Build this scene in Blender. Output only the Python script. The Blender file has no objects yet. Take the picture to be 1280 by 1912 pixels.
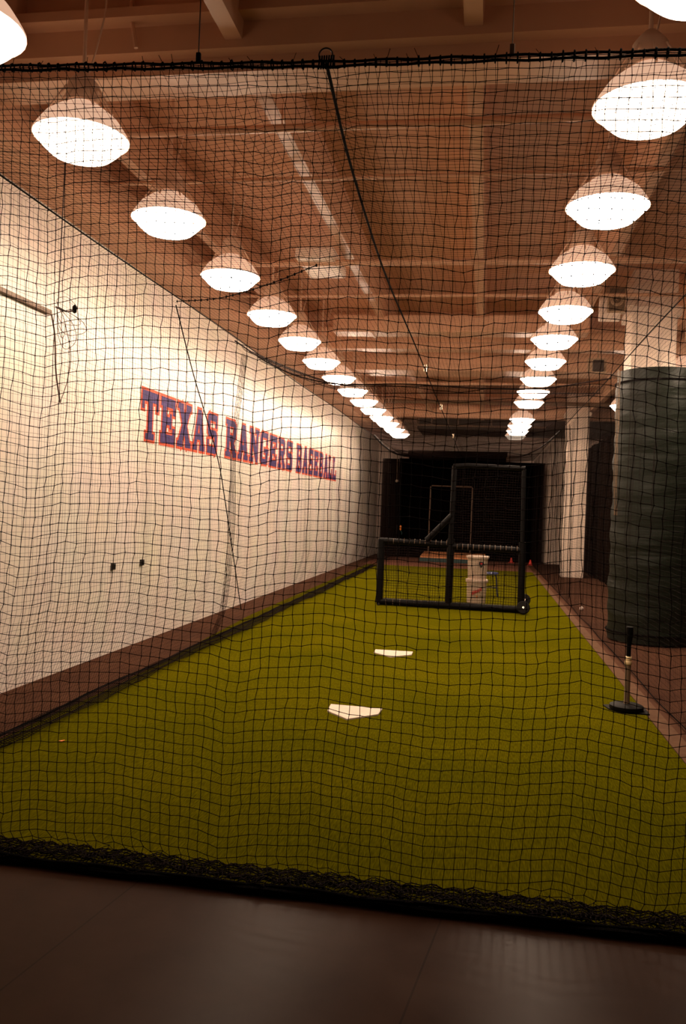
import bpy, bmesh, math, random
import numpy as np
from mathutils import Vector, Matrix

random.seed(7)
rng = np.random.default_rng(7)
S = bpy.context.scene
COL = S.collection

# ------------------------------------------------------------------ camera
FPX = 1560.0
EYE = 1.66
t = Vector((264, 2, FPX)).normalized()            # tunnel direction in lens axes (right, down, forward)
up = t.cross(Vector((1, .04, 0))).normalized()
if up.y > 0: up = -up
xr = t.cross(up)
if xr.x < 0: xr = -xr
rows = (xr, t, up)
right = Vector([r.x for r in rows]); down = Vector([r.y for r in rows]); fwd = Vector([r.z for r in rows])
cam = bpy.data.cameras.new('camera')
cam.sensor_fit = 'VERTICAL'; cam.sensor_height = 23.6
cam.lens = FPX / 1912 * 23.6
cam.clip_start = 0.05; cam.clip_end = 200
cam.dof.use_dof = True; cam.dof.focus_distance = 4.2; cam.dof.aperture_fstop = 5.6
co = bpy.data.objects.new('camera', cam); COL.objects.link(co)
m = Matrix.Identity(4)
for i in range(3):
    m[i][0] = right[i]; m[i][1] = -down[i]; m[i][2] = -fwd[i]
m[2][3] = EYE
co.matrix_world = m
S.camera = co

# ------------------------------------------------------------------ world, exposure
W = bpy.data.worlds.new('world'); S.world = W; W.use_nodes = True
bg = W.node_tree.nodes['Background']
bg.inputs[0].default_value = (1, .55, .35, 1); bg.inputs[1].default_value = 0.02
S.view_settings.view_transform = 'Standard'; S.view_settings.look = 'None'
S.view_settings.gamma = 1; S.view_settings.use_curve_mapping = False
S.view_settings.exposure = 0.0
LAMP_POWER = 64.0
LAMP_COLOR = (1, .75, .55, 1)
S.cycles.max_bounces = 8; S.cycles.diffuse_bounces = 5
S.cycles.sample_clamp_indirect = 0

# ------------------------------------------------------------------ materials
def nt(name):
    mt = bpy.data.materials.new(name); mt.use_nodes = True
    T = mt.node_tree; b = T.nodes['Principled BSDF']
    return mt, T, b
def N(T, kind, **kw):
    n = T.nodes.new(kind)
    for k, v in kw.items():
        if k in n.inputs: n.inputs[k].default_value = v
        else: setattr(n, k, v)
    return n
def simple(name, c, rough=.6, metal=0, spec=.5, var=.12, scale=6, bump=0, bscale=80):
    mt, T, b = nt(name)
    g = N(T, 'ShaderNodeNewGeometry')
    no = N(T, 'ShaderNodeTexNoise'); no.inputs['Scale'].default_value = scale; no.inputs['Detail'].default_value = 5
    T.links.new(g.outputs['Position'], no.inputs['Vector'])
    r = N(T, 'ShaderNodeValToRGB')
    r.color_ramp.elements[0].position = .3; r.color_ramp.elements[1].position = .7
    r.color_ramp.elements[0].color = (*[x * (1 - var) for x in c], 1)
    r.color_ramp.elements[1].color = (*[min(1, x * (1 + var)) for x in c], 1)
    T.links.new(no.outputs['Fac'], r.inputs['Fac']); T.links.new(r.outputs['Color'], b.inputs['Base Color'])
    b.inputs['Roughness'].default_value = rough; b.inputs['Metallic'].default_value = metal
    b.inputs['Specular IOR Level'].default_value = spec
    if bump:
        n2 = N(T, 'ShaderNodeTexNoise'); n2.inputs['Scale'].default_value = bscale
        T.links.new(g.outputs['Position'], n2.inputs['Vector'])
        bp = N(T, 'ShaderNodeBump'); bp.inputs['Strength'].default_value = bump; bp.inputs['Distance'].default_value = .01
        T.links.new(n2.outputs['Fac'], bp.inputs['Height']); T.links.new(bp.outputs['Normal'], b.inputs['Normal'])
    return mt

M = {}
M['net'] = simple('black_net_twine', (.009, .004, .003), .9, spec=.1, var=.2)
M['rope'] = simple('black_rope', (.002, .0015, .0015), .9, spec=.05, bump=.6, bscale=200)
M['black_metal'] = simple('black_metal', (.012, .010, .010), .35, spec=.5)
M['padding'] = simple('black_padding', (.0024, .0019, .0018), .55, spec=.09, bump=.5, bscale=60)
M['ceil'] = simple('ceiling_paint', (.58, .31, .18), .6, spec=.3, var=.08, scale=1.3, bump=.1)
M['beam'] = simple('beam_paint', (.64, .37, .23), .38, spec=.5, var=.07, scale=2, bump=.1, bscale=25)
M['column'] = simple('column_paint', (.86, .70, .58), .45, var=.05, scale=2, bump=.1, bscale=30)
M['lamp_body'] = simple('lamp_housing_enamel', (.70, .48, .34), .35, spec=.5, var=.05)
M['blue'] = simple('letter_blue_paint', (.045, .022, .13), .6, spec=.2, var=.25, scale=9)
M['red'] = simple('letter_red_orange_paint', (.62, .085, .03), .6, spec=.2, var=.15, scale=9)
M['plate'] = simple('white_rubber', (.62, .50, .40), .6, var=.08, scale=18)
M['bucket'] = simple('white_plastic', (.60, .46, .36), .4, var=.06, scale=9)
M['bucket_red'] = simple('logo_red', (.45, .02, .015), .5)
M['bucket_black'] = simple('logo_black', (.012, .012, .012), .5)
M['orange'] = simple('orange_plastic', (.85, .22, .02), .4)
M['teal'] = simple('teal_paint', (.01, .04, .04), .6)
M['stool_blue'] = simple('stool_blue_enamel', (.006, .010, .03), .25, spec=.7)
M['stool_seat'] = simple('stool_seat_vinyl', (.05, .06, .15), .2, spec=.8)
M['pipe'] = simple('grey_pipe', (.16, .10, .065), .5)
M['conduit'] = simple('brown_conduit', (.16, .09, .045), .5)
M['wire'] = simple('dark_wire', (.05, .02, .012), .7)
M['tee_pole'] = simple('tee_pole_plastic', (.17, .11, .065), .5)
M['tee_white'] = simple('tee_collar', (.85, .65, .36), .45)
M['rubber'] = simple('black_rubber', (.005, .004, .003), .6, spec=.10)
M['ball'] = simple('ball_leather', (.85, .72, .62), .5)
M['clay'] = simple('red_clay_mat', (.16, .065, .04), .9, spec=.1, var=.2, scale=12, bump=.4)
M['clay_top'] = simple('mound_clay', (.55, .22, .09), .9, spec=.1, var=.15, scale=12)
M['cone_red'] = simple('cone_red', (.6, .03, .015), .5)
M['black_curtain'] = simple('black_curtain', (.0012, .0007, .0006), 1, spec=0, var=.3, scale=3)
M['brown_curtain'] = simple('brown_black_curtain', (.006, .0035, .0025), 1, spec=0, var=.3, scale=3)
M['speaker'] = simple('speaker_tan', (.42, .28, .17), .5)
M['speaker_dark'] = simple('speaker_grille', (.14, .085, .045), .6)
M['chrome'] = simple('bright_metal', (.75, .6, .45), .25, metal=.8)
M['edge'] = simple('turf_border_strip', (.11, .060, .036), 1, spec=.05, var=.15, scale=10)
M['farwall'] = simple('far_wall_paint', (.92, .74, .64), .6, var=.06)
M['dark_duct'] = simple('dark_duct', (.03, .018, .012), .6)

def lens_mat(name, k):
    mt = bpy.data.materials.new(name); mt.use_nodes = True; mt.cycles.emission_sampling = "FRONT"
    T = mt.node_tree; T.nodes.clear()
    e = N(T, 'ShaderNodeEmission'); e.inputs[0].default_value = LAMP_COLOR; e.inputs[1].default_value = LAMP_POWER * k
    o = N(T, 'ShaderNodeOutputMaterial'); T.links.new(e.outputs[0], o.inputs[0])
    return mt
M['lens'] = lens_mat('glowing_lens', 1)
M['lens_soft'] = lens_mat('softer_glowing_lens', .14)
M['lens_dim'] = lens_mat('dim_lens', .012)
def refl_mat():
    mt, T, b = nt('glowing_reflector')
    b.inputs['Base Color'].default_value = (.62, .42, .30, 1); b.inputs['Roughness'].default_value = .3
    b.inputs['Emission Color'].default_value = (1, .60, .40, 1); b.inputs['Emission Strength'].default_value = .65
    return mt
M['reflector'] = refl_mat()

def wall_mat():
    mt, T, b = nt('white_block_wall')
    g = N(T, 'ShaderNodeNewGeometry'); sp = N(T, 'ShaderNodeSeparateXYZ'); cb = N(T, 'ShaderNodeCombineXYZ')
    T.links.new(g.outputs['Position'], sp.inputs[0]); T.links.new(sp.outputs['Y'], cb.inputs['X']); T.links.new(sp.outputs['Z'], cb.inputs['Y'])
    br = N(T, 'ShaderNodeTexBrick'); br.inputs['Scale'].default_value = 1
    br.inputs['Brick Width'].default_value = .4; br.inputs['Row Height'].default_value = .2
    br.inputs['Mortar Size'].default_value = .006; br.inputs['Mortar Smooth'].default_value = .6
    br.inputs['Color1'].default_value = (.91, .83, .74, 1); br.inputs['Color2'].default_value = (.89, .81, .72, 1)
    br.inputs['Mortar'].default_value = (.85, .77, .68, 1)
    T.links.new(cb.outputs[0], br.inputs['Vector'])
    no = N(T, 'ShaderNodeTexNoise'); no.inputs['Scale'].default_value = 1.2; no.inputs['Detail'].default_value = 6
    T.links.new(g.outputs['Position'], no.inputs['Vector'])
    mx = N(T, 'ShaderNodeMixRGB', blend_type='MULTIPLY'); mx.inputs[0].default_value = .18
    T.links.new(br.outputs['Color'], mx.inputs[1]); T.links.new(no.outputs['Color'], mx.inputs[2])
    T.links.new(mx.outputs[0], b.inputs['Base Color'])
    bp = N(T, 'ShaderNodeBump'); bp.inputs['Strength'].default_value = .12; bp.inputs['Distance'].default_value = .004; bp.invert = True
    T.links.new(br.outputs['Fac'], bp.inputs['Height']); T.links.new(bp.outputs['Normal'], b.inputs['Normal'])
    b.inputs['Roughness'].default_value = .38; b.inputs['Specular IOR Level'].default_value = .4
    return mt
M['wall'] = wall_mat()

def floor_mat(name, k, lo, hi, sp_):
    mt, T, b = nt(name)
    g = N(T, 'ShaderNodeNewGeometry')
    n1 = N(T, 'ShaderNodeTexNoise'); n1.inputs['Scale'].default_value = 1.6; n1.inputs['Detail'].default_value = 8; n1.inputs['Roughness'].default_value = .65
    T.links.new(g.outputs['Position'], n1.inputs['Vector'])
    r = N(T, 'ShaderNodeValToRGB')
    e = r.color_ramp.elements; e[0].position = .35; e[0].color = (.115*k, .048*k, .027*k, 1); e[1].position = .68; e[1].color = (.18*k, .082*k, .046*k, 1)
    T.links.new(n1.outputs['Fac'], r.inputs['Fac'])
    # saw-cut control joints, 1.6 m apart, slightly skewed
    mp = N(T, 'ShaderNodeMapping'); mp.inputs['Rotation'].default_value = (0, 0, .13); mp.inputs['Location'].default_value = (.55, .5, 0)
    T.links.new(g.outputs['Position'], mp.inputs['Vector'])
    br = N(T, 'ShaderNodeTexBrick'); br.offset = 0; br.inputs['Scale'].default_value = 1
    br.inputs['Brick Width'].default_value = 1.3; br.inputs['Row Height'].default_value = 30; br.inputs['Mortar Size'].default_value = .004
    br.inputs['Color1'].default_value = (1, 1, 1, 1); br.inputs['Color2'].default_value = (1, 1, 1, 1); br.inputs['Mortar'].default_value = (.45, .4, .4, 1)
    T.links.new(mp.outputs[0], br.inputs['Vector'])
    mx = N(T, 'ShaderNodeMixRGB', blend_type='MULTIPLY'); mx.inputs[0].default_value = .8
    T.links.new(r.outputs[0], mx.inputs[1]); T.links.new(br.outputs['Color'], mx.inputs[2]); T.links.new(mx.outputs[0], b.inputs['Base Color'])
    r2 = N(T, 'ShaderNodeMapRange'); r2.inputs['To Min'].default_value = lo; r2.inputs['To Max'].default_value = hi
    T.links.new(n1.outputs['Fac'], r2.inputs['Value']); T.links.new(r2.outputs[0], b.inputs['Roughness'])
    b.inputs['Specular IOR Level'].default_value = sp_
    return mt
M['floor'] = floor_mat('stained_concrete', .27, .24, .40, .022)
M['tunnel_floor'] = floor_mat('brown_tunnel_floor', .50, .8, 1.0, .04)

def turf_mat():
    mt, T, b = nt('green_turf')
    g = N(T, 'ShaderNodeNewGeometry')
    mp = N(T, 'ShaderNodeMapping'); mp.inputs['Scale'].default_value = (160, 14, 1)
    T.links.new(g.outputs['Position'], mp.inputs['Vector'])
    n1 = N(T, 'ShaderNodeTexNoise'); n1.inputs['Scale'].default_value = 1; n1.inputs['Detail'].default_value = 3
    T.links.new(mp.outputs[0], n1.inputs['Vector'])
    n2 = N(T, 'ShaderNodeTexNoise'); n2.inputs['Scale'].default_value = .8; n2.inputs['Detail'].default_value = 5
    T.links.new(g.outputs['Position'], n2.inputs['Vector'])
    r = N(T, 'ShaderNodeValToRGB'); e = r.color_ramp.elements
    e[0].position = .3; e[0].color = (.055, .050, .0011, 1); e[1].position = .72; e[1].color = (.122, .104, .0022, 1)
    T.links.new(n1.outputs['Fac'], r.inputs['Fac'])
    r2 = N(T, 'ShaderNodeValToRGB'); e = r2.color_ramp.elements
    e[0].position = .3; e[0].color = (.72, .78, .7, 1); e[1].position = .7; e[1].color = (1, 1, 1, 1)
    T.links.new(n2.outputs['Fac'], r2.inputs['Fac'])
    mx = N(T, 'ShaderNodeMixRGB', blend_type='MULTIPLY'); mx.inputs[0].default_value = 1
    T.links.new(r.outputs[0], mx.inputs[1]); T.links.new(r2.outputs[0], mx.inputs[2]); T.links.new(mx.outputs[0], b.inputs['Base Color'])
    bp = N(T, 'ShaderNodeBump'); bp.inputs['Strength'].default_value = .7; bp.inputs['Distance'].default_value = .01
    T.links.new(n1.outputs['Fac'], bp.inputs['Height']); T.links.new(bp.outputs['Normal'], b.inputs['Normal'])
    b.inputs['Roughness'].default_value = 1; b.inputs['Specular IOR Level'].default_value = 0
    return mt
M['turf'] = turf_mat()

def pad_mat():
    mt, T, b = nt('dark_green_vinyl')
    g = N(T, 'ShaderNodeNewGeometry')
    mp = N(T, 'ShaderNodeMapping'); mp.inputs['Scale'].default_value = (1, 1, 9)
    T.links.new(g.outputs['Position'], mp.inputs['Vector'])
    n = N(T, 'ShaderNodeTexNoise'); n.inputs['Scale'].default_value = 1; n.inputs['Detail'].default_value = 3
    T.links.new(mp.outputs[0], n.inputs['Vector'])
    bp = N(T, 'ShaderNodeBump'); bp.inputs['Strength'].default_value = .5; bp.inputs['Distance'].default_value = .05
    T.links.new(n.outputs['Fac'], bp.inputs['Height']); T.links.new(bp.outputs['Normal'], b.inputs['Normal'])
    b.inputs['Base Color'].default_value = (.0085, .012, .007, 1); b.inputs['Roughness'].default_value = .5
    b.inputs['Specular IOR Level'].default_value = .2
    return mt
M['green_pad'] = pad_mat()

# ------------------------------------------------------------------ object helpers
def link(name, me, mat, parent=None):
    o = bpy.data.objects.new(name, me); COL.objects.link(o)
    if mat is not None: me.materials.append(M[mat])
    if parent is not None: o.parent = parent
    return o
def obj(name, bm, mat, parent=None, smooth=False):
    me = bpy.data.meshes.new(name)
    bmesh.ops.recalc_face_normals(bm, faces=bm.faces[:])
    bm.to_mesh(me); bm.free()
    if smooth:
        for p in me.polygons: p.use_smooth = True
        if hasattr(me, 'set_sharp_from_angle'): me.set_sharp_from_angle(angle=math.radians(40))
    return link(name, me, mat, parent)
def empty(name, loc, label, cat, group=None, rotz=0):
    o = bpy.data.objects.new(name, None); COL.objects.link(o); o.location = loc; o.rotation_euler[2] = rotz
    o.empty_display_size = .1
    return tag(o, label, cat, group)
def tag(o, label, cat, group=None, kind=None):
    if label: o['label'] = label
    if cat: o['category'] = cat
    if group: o['group'] = group
    if kind: o['kind'] = kind
    return o
def struct(o): o['kind'] = 'structure'; return o
def box(bm, lo, hi, bevel=0):
    vs = [bm.verts.new((x, y, z)) for x in (lo[0], hi[0]) for y in (lo[1], hi[1]) for z in (lo[2], hi[2])]
    fs = [bm.faces.new([vs[i] for i in q]) for q in ((0,1,3,2),(4,6,7,5),(0,4,5,1),(2,3,7,6),(0,2,6,4),(1,5,7,3))]
    if bevel:
        es = set(e for f in fs for e in f.edges)
        bmesh.ops.bevel(bm, geom=list(es), offset=bevel, segments=2, profile=.5, affect='EDGES')
    return bm
def lathe(bm, prof, seg=28, c=(0, 0, 0), capb=True, capt=True):
    rings = []
    for r, z in prof:
        rings.append([bm.verts.new((c[0] + r * math.cos(2*math.pi*i/seg), c[1] + r * math.sin(2*math.pi*i/seg), c[2] + z)) for i in range(seg)])
    for a, b in zip(rings, rings[1:]):
        for i in range(seg):
            j = (i + 1) % seg
            bm.faces.new((a[i], a[j], b[j], b[i]))
    if capb: bm.faces.new(rings[0][::-1])
    if capt: bm.faces.new(rings[-1])
    return bm
def tube(bm, pts, r, seg=8, cap=True, closed=False):
    pts = [Vector(p) for p in pts]; n = len(pts); rings = []
    rr = r if hasattr(r, '__len__') else [r] * n
    ref = None
    for i, p in enumerate(pts):
        if closed: d = pts[(i+1) % n] - pts[i-1]
        else: d = pts[min(i+1, n-1)] - pts[max(i-1, 0)]
        d.normalize()
        if ref is None:
            ref = Vector((0, 0, 1)) if abs(d.z) < .9 else Vector((1, 0, 0))
        a = d.cross(ref).normalized(); b = d.cross(a).normalized(); ref = -b if b.dot(ref) < 0 else b
        a = d.cross(ref).normalized()
        rings.append([bm.verts.new(p + rr[i] * (a * math.cos(2*math.pi*k/seg) + ref * math.sin(2*math.pi*k/seg))) for k in range(seg)])
    L = list(zip(rings, rings[1:])) + ([(rings[-1], rings[0])] if closed else [])
    for A, B in L:
        for k in range(seg):
            j = (k+1) % seg; bm.faces.new((A[k], A[j], B[j], B[k]))
    if cap and not closed: bm.faces.new(rings[0][::-1]); bm.faces.new(rings[-1])
    return bm
def cr(pts, n=8):          # Catmull-Rom through points
    P = [Vector(p) for p in pts]; P = [2*P[0]-P[1]] + P + [2*P[-1]-P[-2]]; out = []
    for i in range(1, len(P)-2):
        for k in range(n):
            u = k / n; a, b, c, d = P[i-1:i+3]
            out.append(.5*((2*b) + (c-a)*u + (2*a-5*b+4*c-d)*u*u + (3*b-a-3*c+d)*u**3))
    return out + [P[-2]]
def prism(bm, poly, to3, d0, d1):    # convex or concave polygon -> slab
    a = [bm.verts.new(to3(x, y, d0)) for x, y in poly]; b = [bm.verts.new(to3(x, y, d1)) for x, y in poly]
    bm.faces.new(a[::-1]); bm.faces.new(b)
    for i in range(len(a)):
        j = (i+1) % len(a); bm.faces.new((a[i], a[j], b[j], b[i]))
def copy_tree(root):
    r = root.copy(); COL.objects.link(r)
    for ch in root.children:
        c = ch.copy(); COL.objects.link(c); c.parent = r
        for g in ch.children:
            d = g.copy(); COL.objects.link(d); d.parent = c
    return r

# knotted netting: a grid of points, every row and column a thin three-sided strand
def net_mesh(name, P, r, knots=0.0, mat='net', parent=None):
    nu, nv, _ = P.shape
    du = np.gradient(P, axis=0); dv = np.gradient(P, axis=1)
    nn = np.cross(du, dv); nn /= (np.linalg.norm(nn, axis=2, keepdims=True) + 1e-9)
    def unit(a): return a / (np.linalg.norm(a, axis=2, keepdims=True) + 1e-9)
    V = []; F = []; base = 0
    for axis in (0, 1):
        d = unit(du if axis == 0 else dv); b = unit(np.cross(nn, d))
        rings = np.stack([P + r * (math.cos(a) * nn + math.sin(a) * b) for a in (math.pi/2, math.pi/2 + 2.094, math.pi/2 + 4.189)], axis=2)  # nu,nv,3,3
        idx = base + np.arange(nu * nv * 3).reshape(nu, nv, 3)
        A, B = (idx[:-1], idx[1:]) if axis == 0 else (idx[:, :-1], idx[:, 1:])
        A = A.reshape(-1, 3); B = B.reshape(-1, 3)
        for k in range(3):
            j = (k + 1) % 3
            F.append(np.stack([A[:, k], A[:, j], B[:, j], B[:, k]], axis=1))
        V.append(rings.reshape(-1, 3)); base += nu * nv * 3
    quads = np.concatenate(F); tris = np.zeros((0, 3), int)
    if knots:
        c = P.reshape(-1, 3); off = np.array([(1,0,0),(-1,0,0),(0,1,0),(0,-1,0),(0,0,1),(0,0,-1)]) * knots
        kv = (c[:, None, :] + off[None]).reshape(-1, 3)
        tf = np.array([(0,2,4),(2,1,4),(1,3,4),(3,0,4),(2,0,5),(1,2,5),(3,1,5),(0,3,5)])
        tris = (base + np.arange(len(c))[:, None, None] * 6 + tf[None]).reshape(-1, 3)
        V.append(kv)
    V = np.concatenate(V)
    me = bpy.data.meshes.new(name)
    nq, ntr = len(quads), len(tris)
    me.vertices.add(len(V)); me.vertices.foreach_set('co', V.astype(np.float32).ravel())
    me.loops.add(nq * 4 + ntr * 3)
    me.loops.foreach_set('vertex_index', np.concatenate([quads.ravel(), tris.ravel()]).astype(np.int32))
    me.polygons.add(nq + ntr)
    ls = np.concatenate([np.arange(nq) * 4, nq * 4 + np.arange(ntr) * 3]).astype(np.int32)
    me.polygons.foreach_set('loop_start', ls)
    me.update(calc_edges=True); me.validate()
    return link(name, me, mat, parent)
def smooth_noise(x, seed, octs=((.35, 1.), (.9, .5), (2.3, .22))):
    g = np.random.default_rng(seed); s = np.zeros_like(x, dtype=float)
    for f, a in octs:
        s += a * np.sin(2*np.pi*f*x + g.uniform(0, 6.28)) + .5*a*np.sin(2*np.pi*f*1.73*x + g.uniform(0, 6.28))
    return s / 2

# ------------------------------------------------------------------ structure
WX = -3.9; CEIL = 5.0; FARY = 30.6; RX = 8.0
struct(obj('floor', box(bmesh.new(), (WX-.2, -2.5, -.1), (RX, 3.46, 0)), 'floor'))
struct(obj('floor', box(bmesh.new(), (WX-.2, 3.46, -.1), (RX, FARY, 0)), 'tunnel_floor'))
struct(obj('wall_left', box(bmesh.new(), (WX-.2, -2.5, 0), (WX, FARY, 4.21)), 'wall'))
struct(obj('trim_1', box(bmesh.new(), (WX-.2, -2.5, 4.21), (WX+.42, FARY, CEIL)), 'ceil'))
struct(obj('wall_back', box(bmesh.new(), (WX-.2, FARY, 0), (RX, FARY+.2, CEIL+.2)), 'farwall'))
struct(obj('wall_right', box(bmesh.new(), (RX, -2.5, 0), (RX+.2, FARY, CEIL+.2)), 'brown_curtain'))
struct(obj('wall_front', box(bmesh.new(), (WX-.2, -2.7, 0), (RX, -2.5, CEIL+.2)), 'brown_curtain'))
struct(obj('ceiling', box(bmesh.new(), (WX-.2, -2.5, CEIL), (RX, FARY, CEIL+.2)), 'ceil'))
n = 2
for x in (-3.14, -1.66, -.18, 1.30, 2.78, 4.26, 5.74):
    bm = bmesh.new()
    w0, w1 = .055, .085                         # tapered tee stem
    prism(bm, [(x-w0, 4.55), (x+w0, 4.55), (x+w1, CEIL), (x-w1, CEIL)], lambda a, b, d: (a, d, b), -2.5, FARY)
    struct(obj('trim_%d' % n, bm, 'beam')); n += 1
for y in (5.02, 14.1, 24.4):
    bm = bmesh.new()
    box(bm, (WX+.42, y, 4.50), (RX, y+.50, CEIL)); box(bm, (WX+.42, y+.10, 4.40), (RX, y+.40, 4.50))
    box(bm, (WX+.42, y-.12, 4.66), (RX, y, 4.72))
    struct(obj('trim_%d' % n, bm, 'beam')); n += 1

# ------------------------------------------------------------------ overhead pipes and ducts
def pipe(name, y, z, r, label, mat='pipe', x0=WX+.42, x1=RX, cat='pipe'):
    bm = bmesh.new(); tube(bm, [(x0, y, z), (x1, y, z)], r, 10)
    for x in np.arange(x0+.4, x1, 1.48):
        tube(bm, [(x, y, z), (x, y, min(CEIL, z+.05+ (CEIL-z)))], .006, 5)
    return tag(obj(name, bm, mat, smooth=True), label, cat)
pipe('ceiling_pipe', 6.05, 4.46, .030, 'thin pipe crossing the ceiling just behind the nearest concrete beam', 'beam')
pipe('ceiling_pipe', 7.05, 4.48, .018, 'slim pale conduit crossing the ceiling above the second pair of lamps', 'beam')
pipe('ceiling_pipe', 9.30, 4.42, .035, 'pipe crossing the ceiling between the third and fourth lamps', 'beam')
pipe('ceiling_pipe', 10.9, 4.46, .022, 'narrow pipe crossing the ceiling above the fifth pair of lamps', 'beam')
pipe('ceiling_pipe', 18.4, 4.46, .04, 'pipe crossing the ceiling half way down the tunnel', 'beam')
pipe('ceiling_pipe', 21.5, 4.46, .05, 'dark brown pipe crossing the ceiling before the farthest beam', 'conduit')
def duct(y0, y1, z0, z1, x0, x1, label, mat):
    bm = bmesh.new(); box(bm, (x0, y0, z0), (x1, y1, z1), .02)
    x = x0 + .6
    while x < x1 - .1:                      # standing seams
        box(bm, (x-.015, y0-.015, z0-.015), (x+.015, y1+.015, z1)); x += 1.2
    return tag(obj('air_duct', bm, mat), label, 'duct')
duct(15.75, 16.5, 4.30, 4.70, -3.2, RX-.05, 'pale rectangular duct crossing the ceiling beyond the middle beam', 'beam')
duct(12.55, 12.95, 4.34, 4.60, -2.4, 1.4, 'short pale duct crossing the ceiling just before the middle beam', 'beam')
duct(26.4, 28.6, 4.24, 4.86, -2.2, RX-.05, 'large dark duct under the ceiling near the far wall', 'dark_duct')
duct(9.1, 9.95, 4.42, 4.545, -2.2, -1.76, 'pale panel added for a lamp highlight between two ceiling ribs, above the third left lamp', 'column')  # no real duct: added panel, its pale colour imitates a lamp reflection
bm = bmesh.new()                                            # open hanger frame in front of the dark duct
tube(bm, [(-2.4, 25.6, 4.28), (1.7, 25.6, 4.28)], .03, 6)
for x in (-2.1, -1.7, -1.2, -.9, .1, 1.1): tube(bm, [(x, 25.6, 4.28), (x, 25.6, 5.0)], .022, 6)
tag(obj('hanger_frame', bm, 'pipe'), 'pale pipe frame hanging before the dark duct at the far end', 'frame')
bm = bmesh.new(); tube(bm, [(-3.05, -2.0, 4.93), (-3.05, 5.0, 4.93)], .016, 8)
tube(bm, cr([(-2.30, 4.99, 4.98), (-2.32, 4.97, 4.75), (-2.28, 4.97, 4.5)]), .014, 6)
tag(obj('conduit', bm, 'beam'), 'thin conduit along the ceiling above the nearest left lamp', 'conduit')

# ------------------------------------------------------------------ turf, clay, borders
def slab(name, poly, z0, z1, mat):
    bm = bmesh.new(); prism(bm, poly, lambda a, b, d: (a, b, d), z0, z1); return obj(name, bm, mat)
tag(slab('turf_mat', [(-3.14, 3.5), (-3.14, 7.2), (-3.36, 12), (-3.36, 24.6), (1.42, 24.6), (1.41, 3.5)], 0, .012, 'turf'),
    'long green artificial turf running down the batting tunnel', 'artificial turf')
tag(slab('clay_mat', [(-3.5, 24.6), (-3.5, 29.0), (1.45, 29.0), (1.45, 24.6)], 0, .011, 'clay'),
    'reddish brown clay coloured mat beyond the far end of the turf', 'mat')
tag(slab('border_strip', [(1.42, 3.45), (1.425, 24.6), (1.50, 24.6), (1.56, 3.45)], 0, .010, 'edge'),
    'pale brown border strip along the right edge of the turf', 'border')

# ------------------------------------------------------------------ columns
def column(y, x0, x1, label):
    bm = bmesh.new(); box(bm, (x0, y, 0), (x1, y+.56, CEIL), .015)
    box(bm, (x0-.05, y-.05, 4.38), (x1+.05, y+.61, 4.5), .01)
    return tag(obj('column', bm, 'column'), label, 'column')
column(11.66, 1.84, 2.42, 'square pale column rising out of the dark green padding')
column(23.4, 2.12, 2.70, 'square pale column between the green padding and the black backdrop')
column(29.4, 2.08, 2.6, 'pale column beside the right edge of the black backdrop')
# round green padding around the near column
bm = bmesh.new(); seg = 48; rings = []
for k, z in enumerate(np.linspace(.02, 3.66, 46)):
    ring = []
    for i in range(seg):
        a = 2*math.pi*i/seg
        r = .555 + .010*math.sin(z*19 + 1.3*math.sin(a*2)) + .008*math.sin(z*7.3 + a*3) + (.0 if .06 < z < 3.6 else -.02)
        ring.append(bm.verts.new((2.28 + r*math.cos(a), 11.96 + r*math.sin(a), z)))
    rings.append(ring)
for A, B in zip(rings, rings[1:]):
    for i in range(seg): bm.faces.new((A[i], A[(i+1) % seg], B[(i+1) % seg], B[i]))
inner = []
for z in (3.66, .02):
    inner.append([bm.verts.new((2.28 + .545*math.cos(2*math.pi*i/seg), 11.96 + .545*math.sin(2*math.pi*i/seg), z)) for i in range(seg)])
for A, B in ((rings[-1], inner[0]), (inner[0], inner[1]), (inner[1], rings[0])):
    for i in range(seg): bm.faces.new((A[i], A[(i+1) % seg], B[(i+1) % seg], B[i]))
pad = tag(obj('column_padding', bm, 'green_pad', smooth=True), 'tall round dark green padding wrapped around the near column', 'padding')
for z in (.14, 3.5):
    bm = bmesh.new(); tube(bm, [(2.28 + .572*math.cos(a), 11.96 + .572*math.sin(a), z) for a in np.linspace(0, 2*math.pi, 40, endpoint=False)], .012, 6, closed=True)
    obj('strap', bm, 'rope', pad)

# ------------------------------------------------------------------ lamps
def make_lamp(full=True):
    root = bpy.data.objects.new('pendant_lamp', None); COL.objects.link(root)
    bm = bmesh.new(); lathe(bm, [(.12, -.105), (.185, -.098), (.225, -.062), (.272, -.012), (.284, 0), (.28, .006)], 36)
    obj('lamp_lens', bm, 'lens', root, smooth=True)
    bm = bmesh.new(); lathe(bm, [(.288, -.003), (.288, .008), (.262, .05), (.22, .11), (.15, .165), (.10, .20)], 32, capb=False)
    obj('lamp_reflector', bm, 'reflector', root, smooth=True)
    h = bmesh.new(); lathe(h, [(.085, .20), (.098, .21), (.092, .33), (.06, .37), (.03, .40)], 20)
    for k in range(8):
        a = k*math.pi/4; c, s = math.cos(a), math.sin(a)
        tube(h, [(.20*c, .20*s, .135), (.10*c, .10*s, .30)], .007, 5)
    obj('lamp_housing', h, 'lamp_body', root, smooth=True)
    r = bmesh.new(); tube(r, [(0, 0, .39), (0, 0, 1.14)], .012, 8)
    obj('hanging_rod', r, 'lamp_body', root)
    c = bmesh.new(); tube(c, cr([(.03, 0, .39), (.07, .03, .6), (.12, .02, .85), (.09, 0, 1.14)], 5), .006, 5)
    obj('power_cord', c, 'lamp_body', root)
    return root
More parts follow.
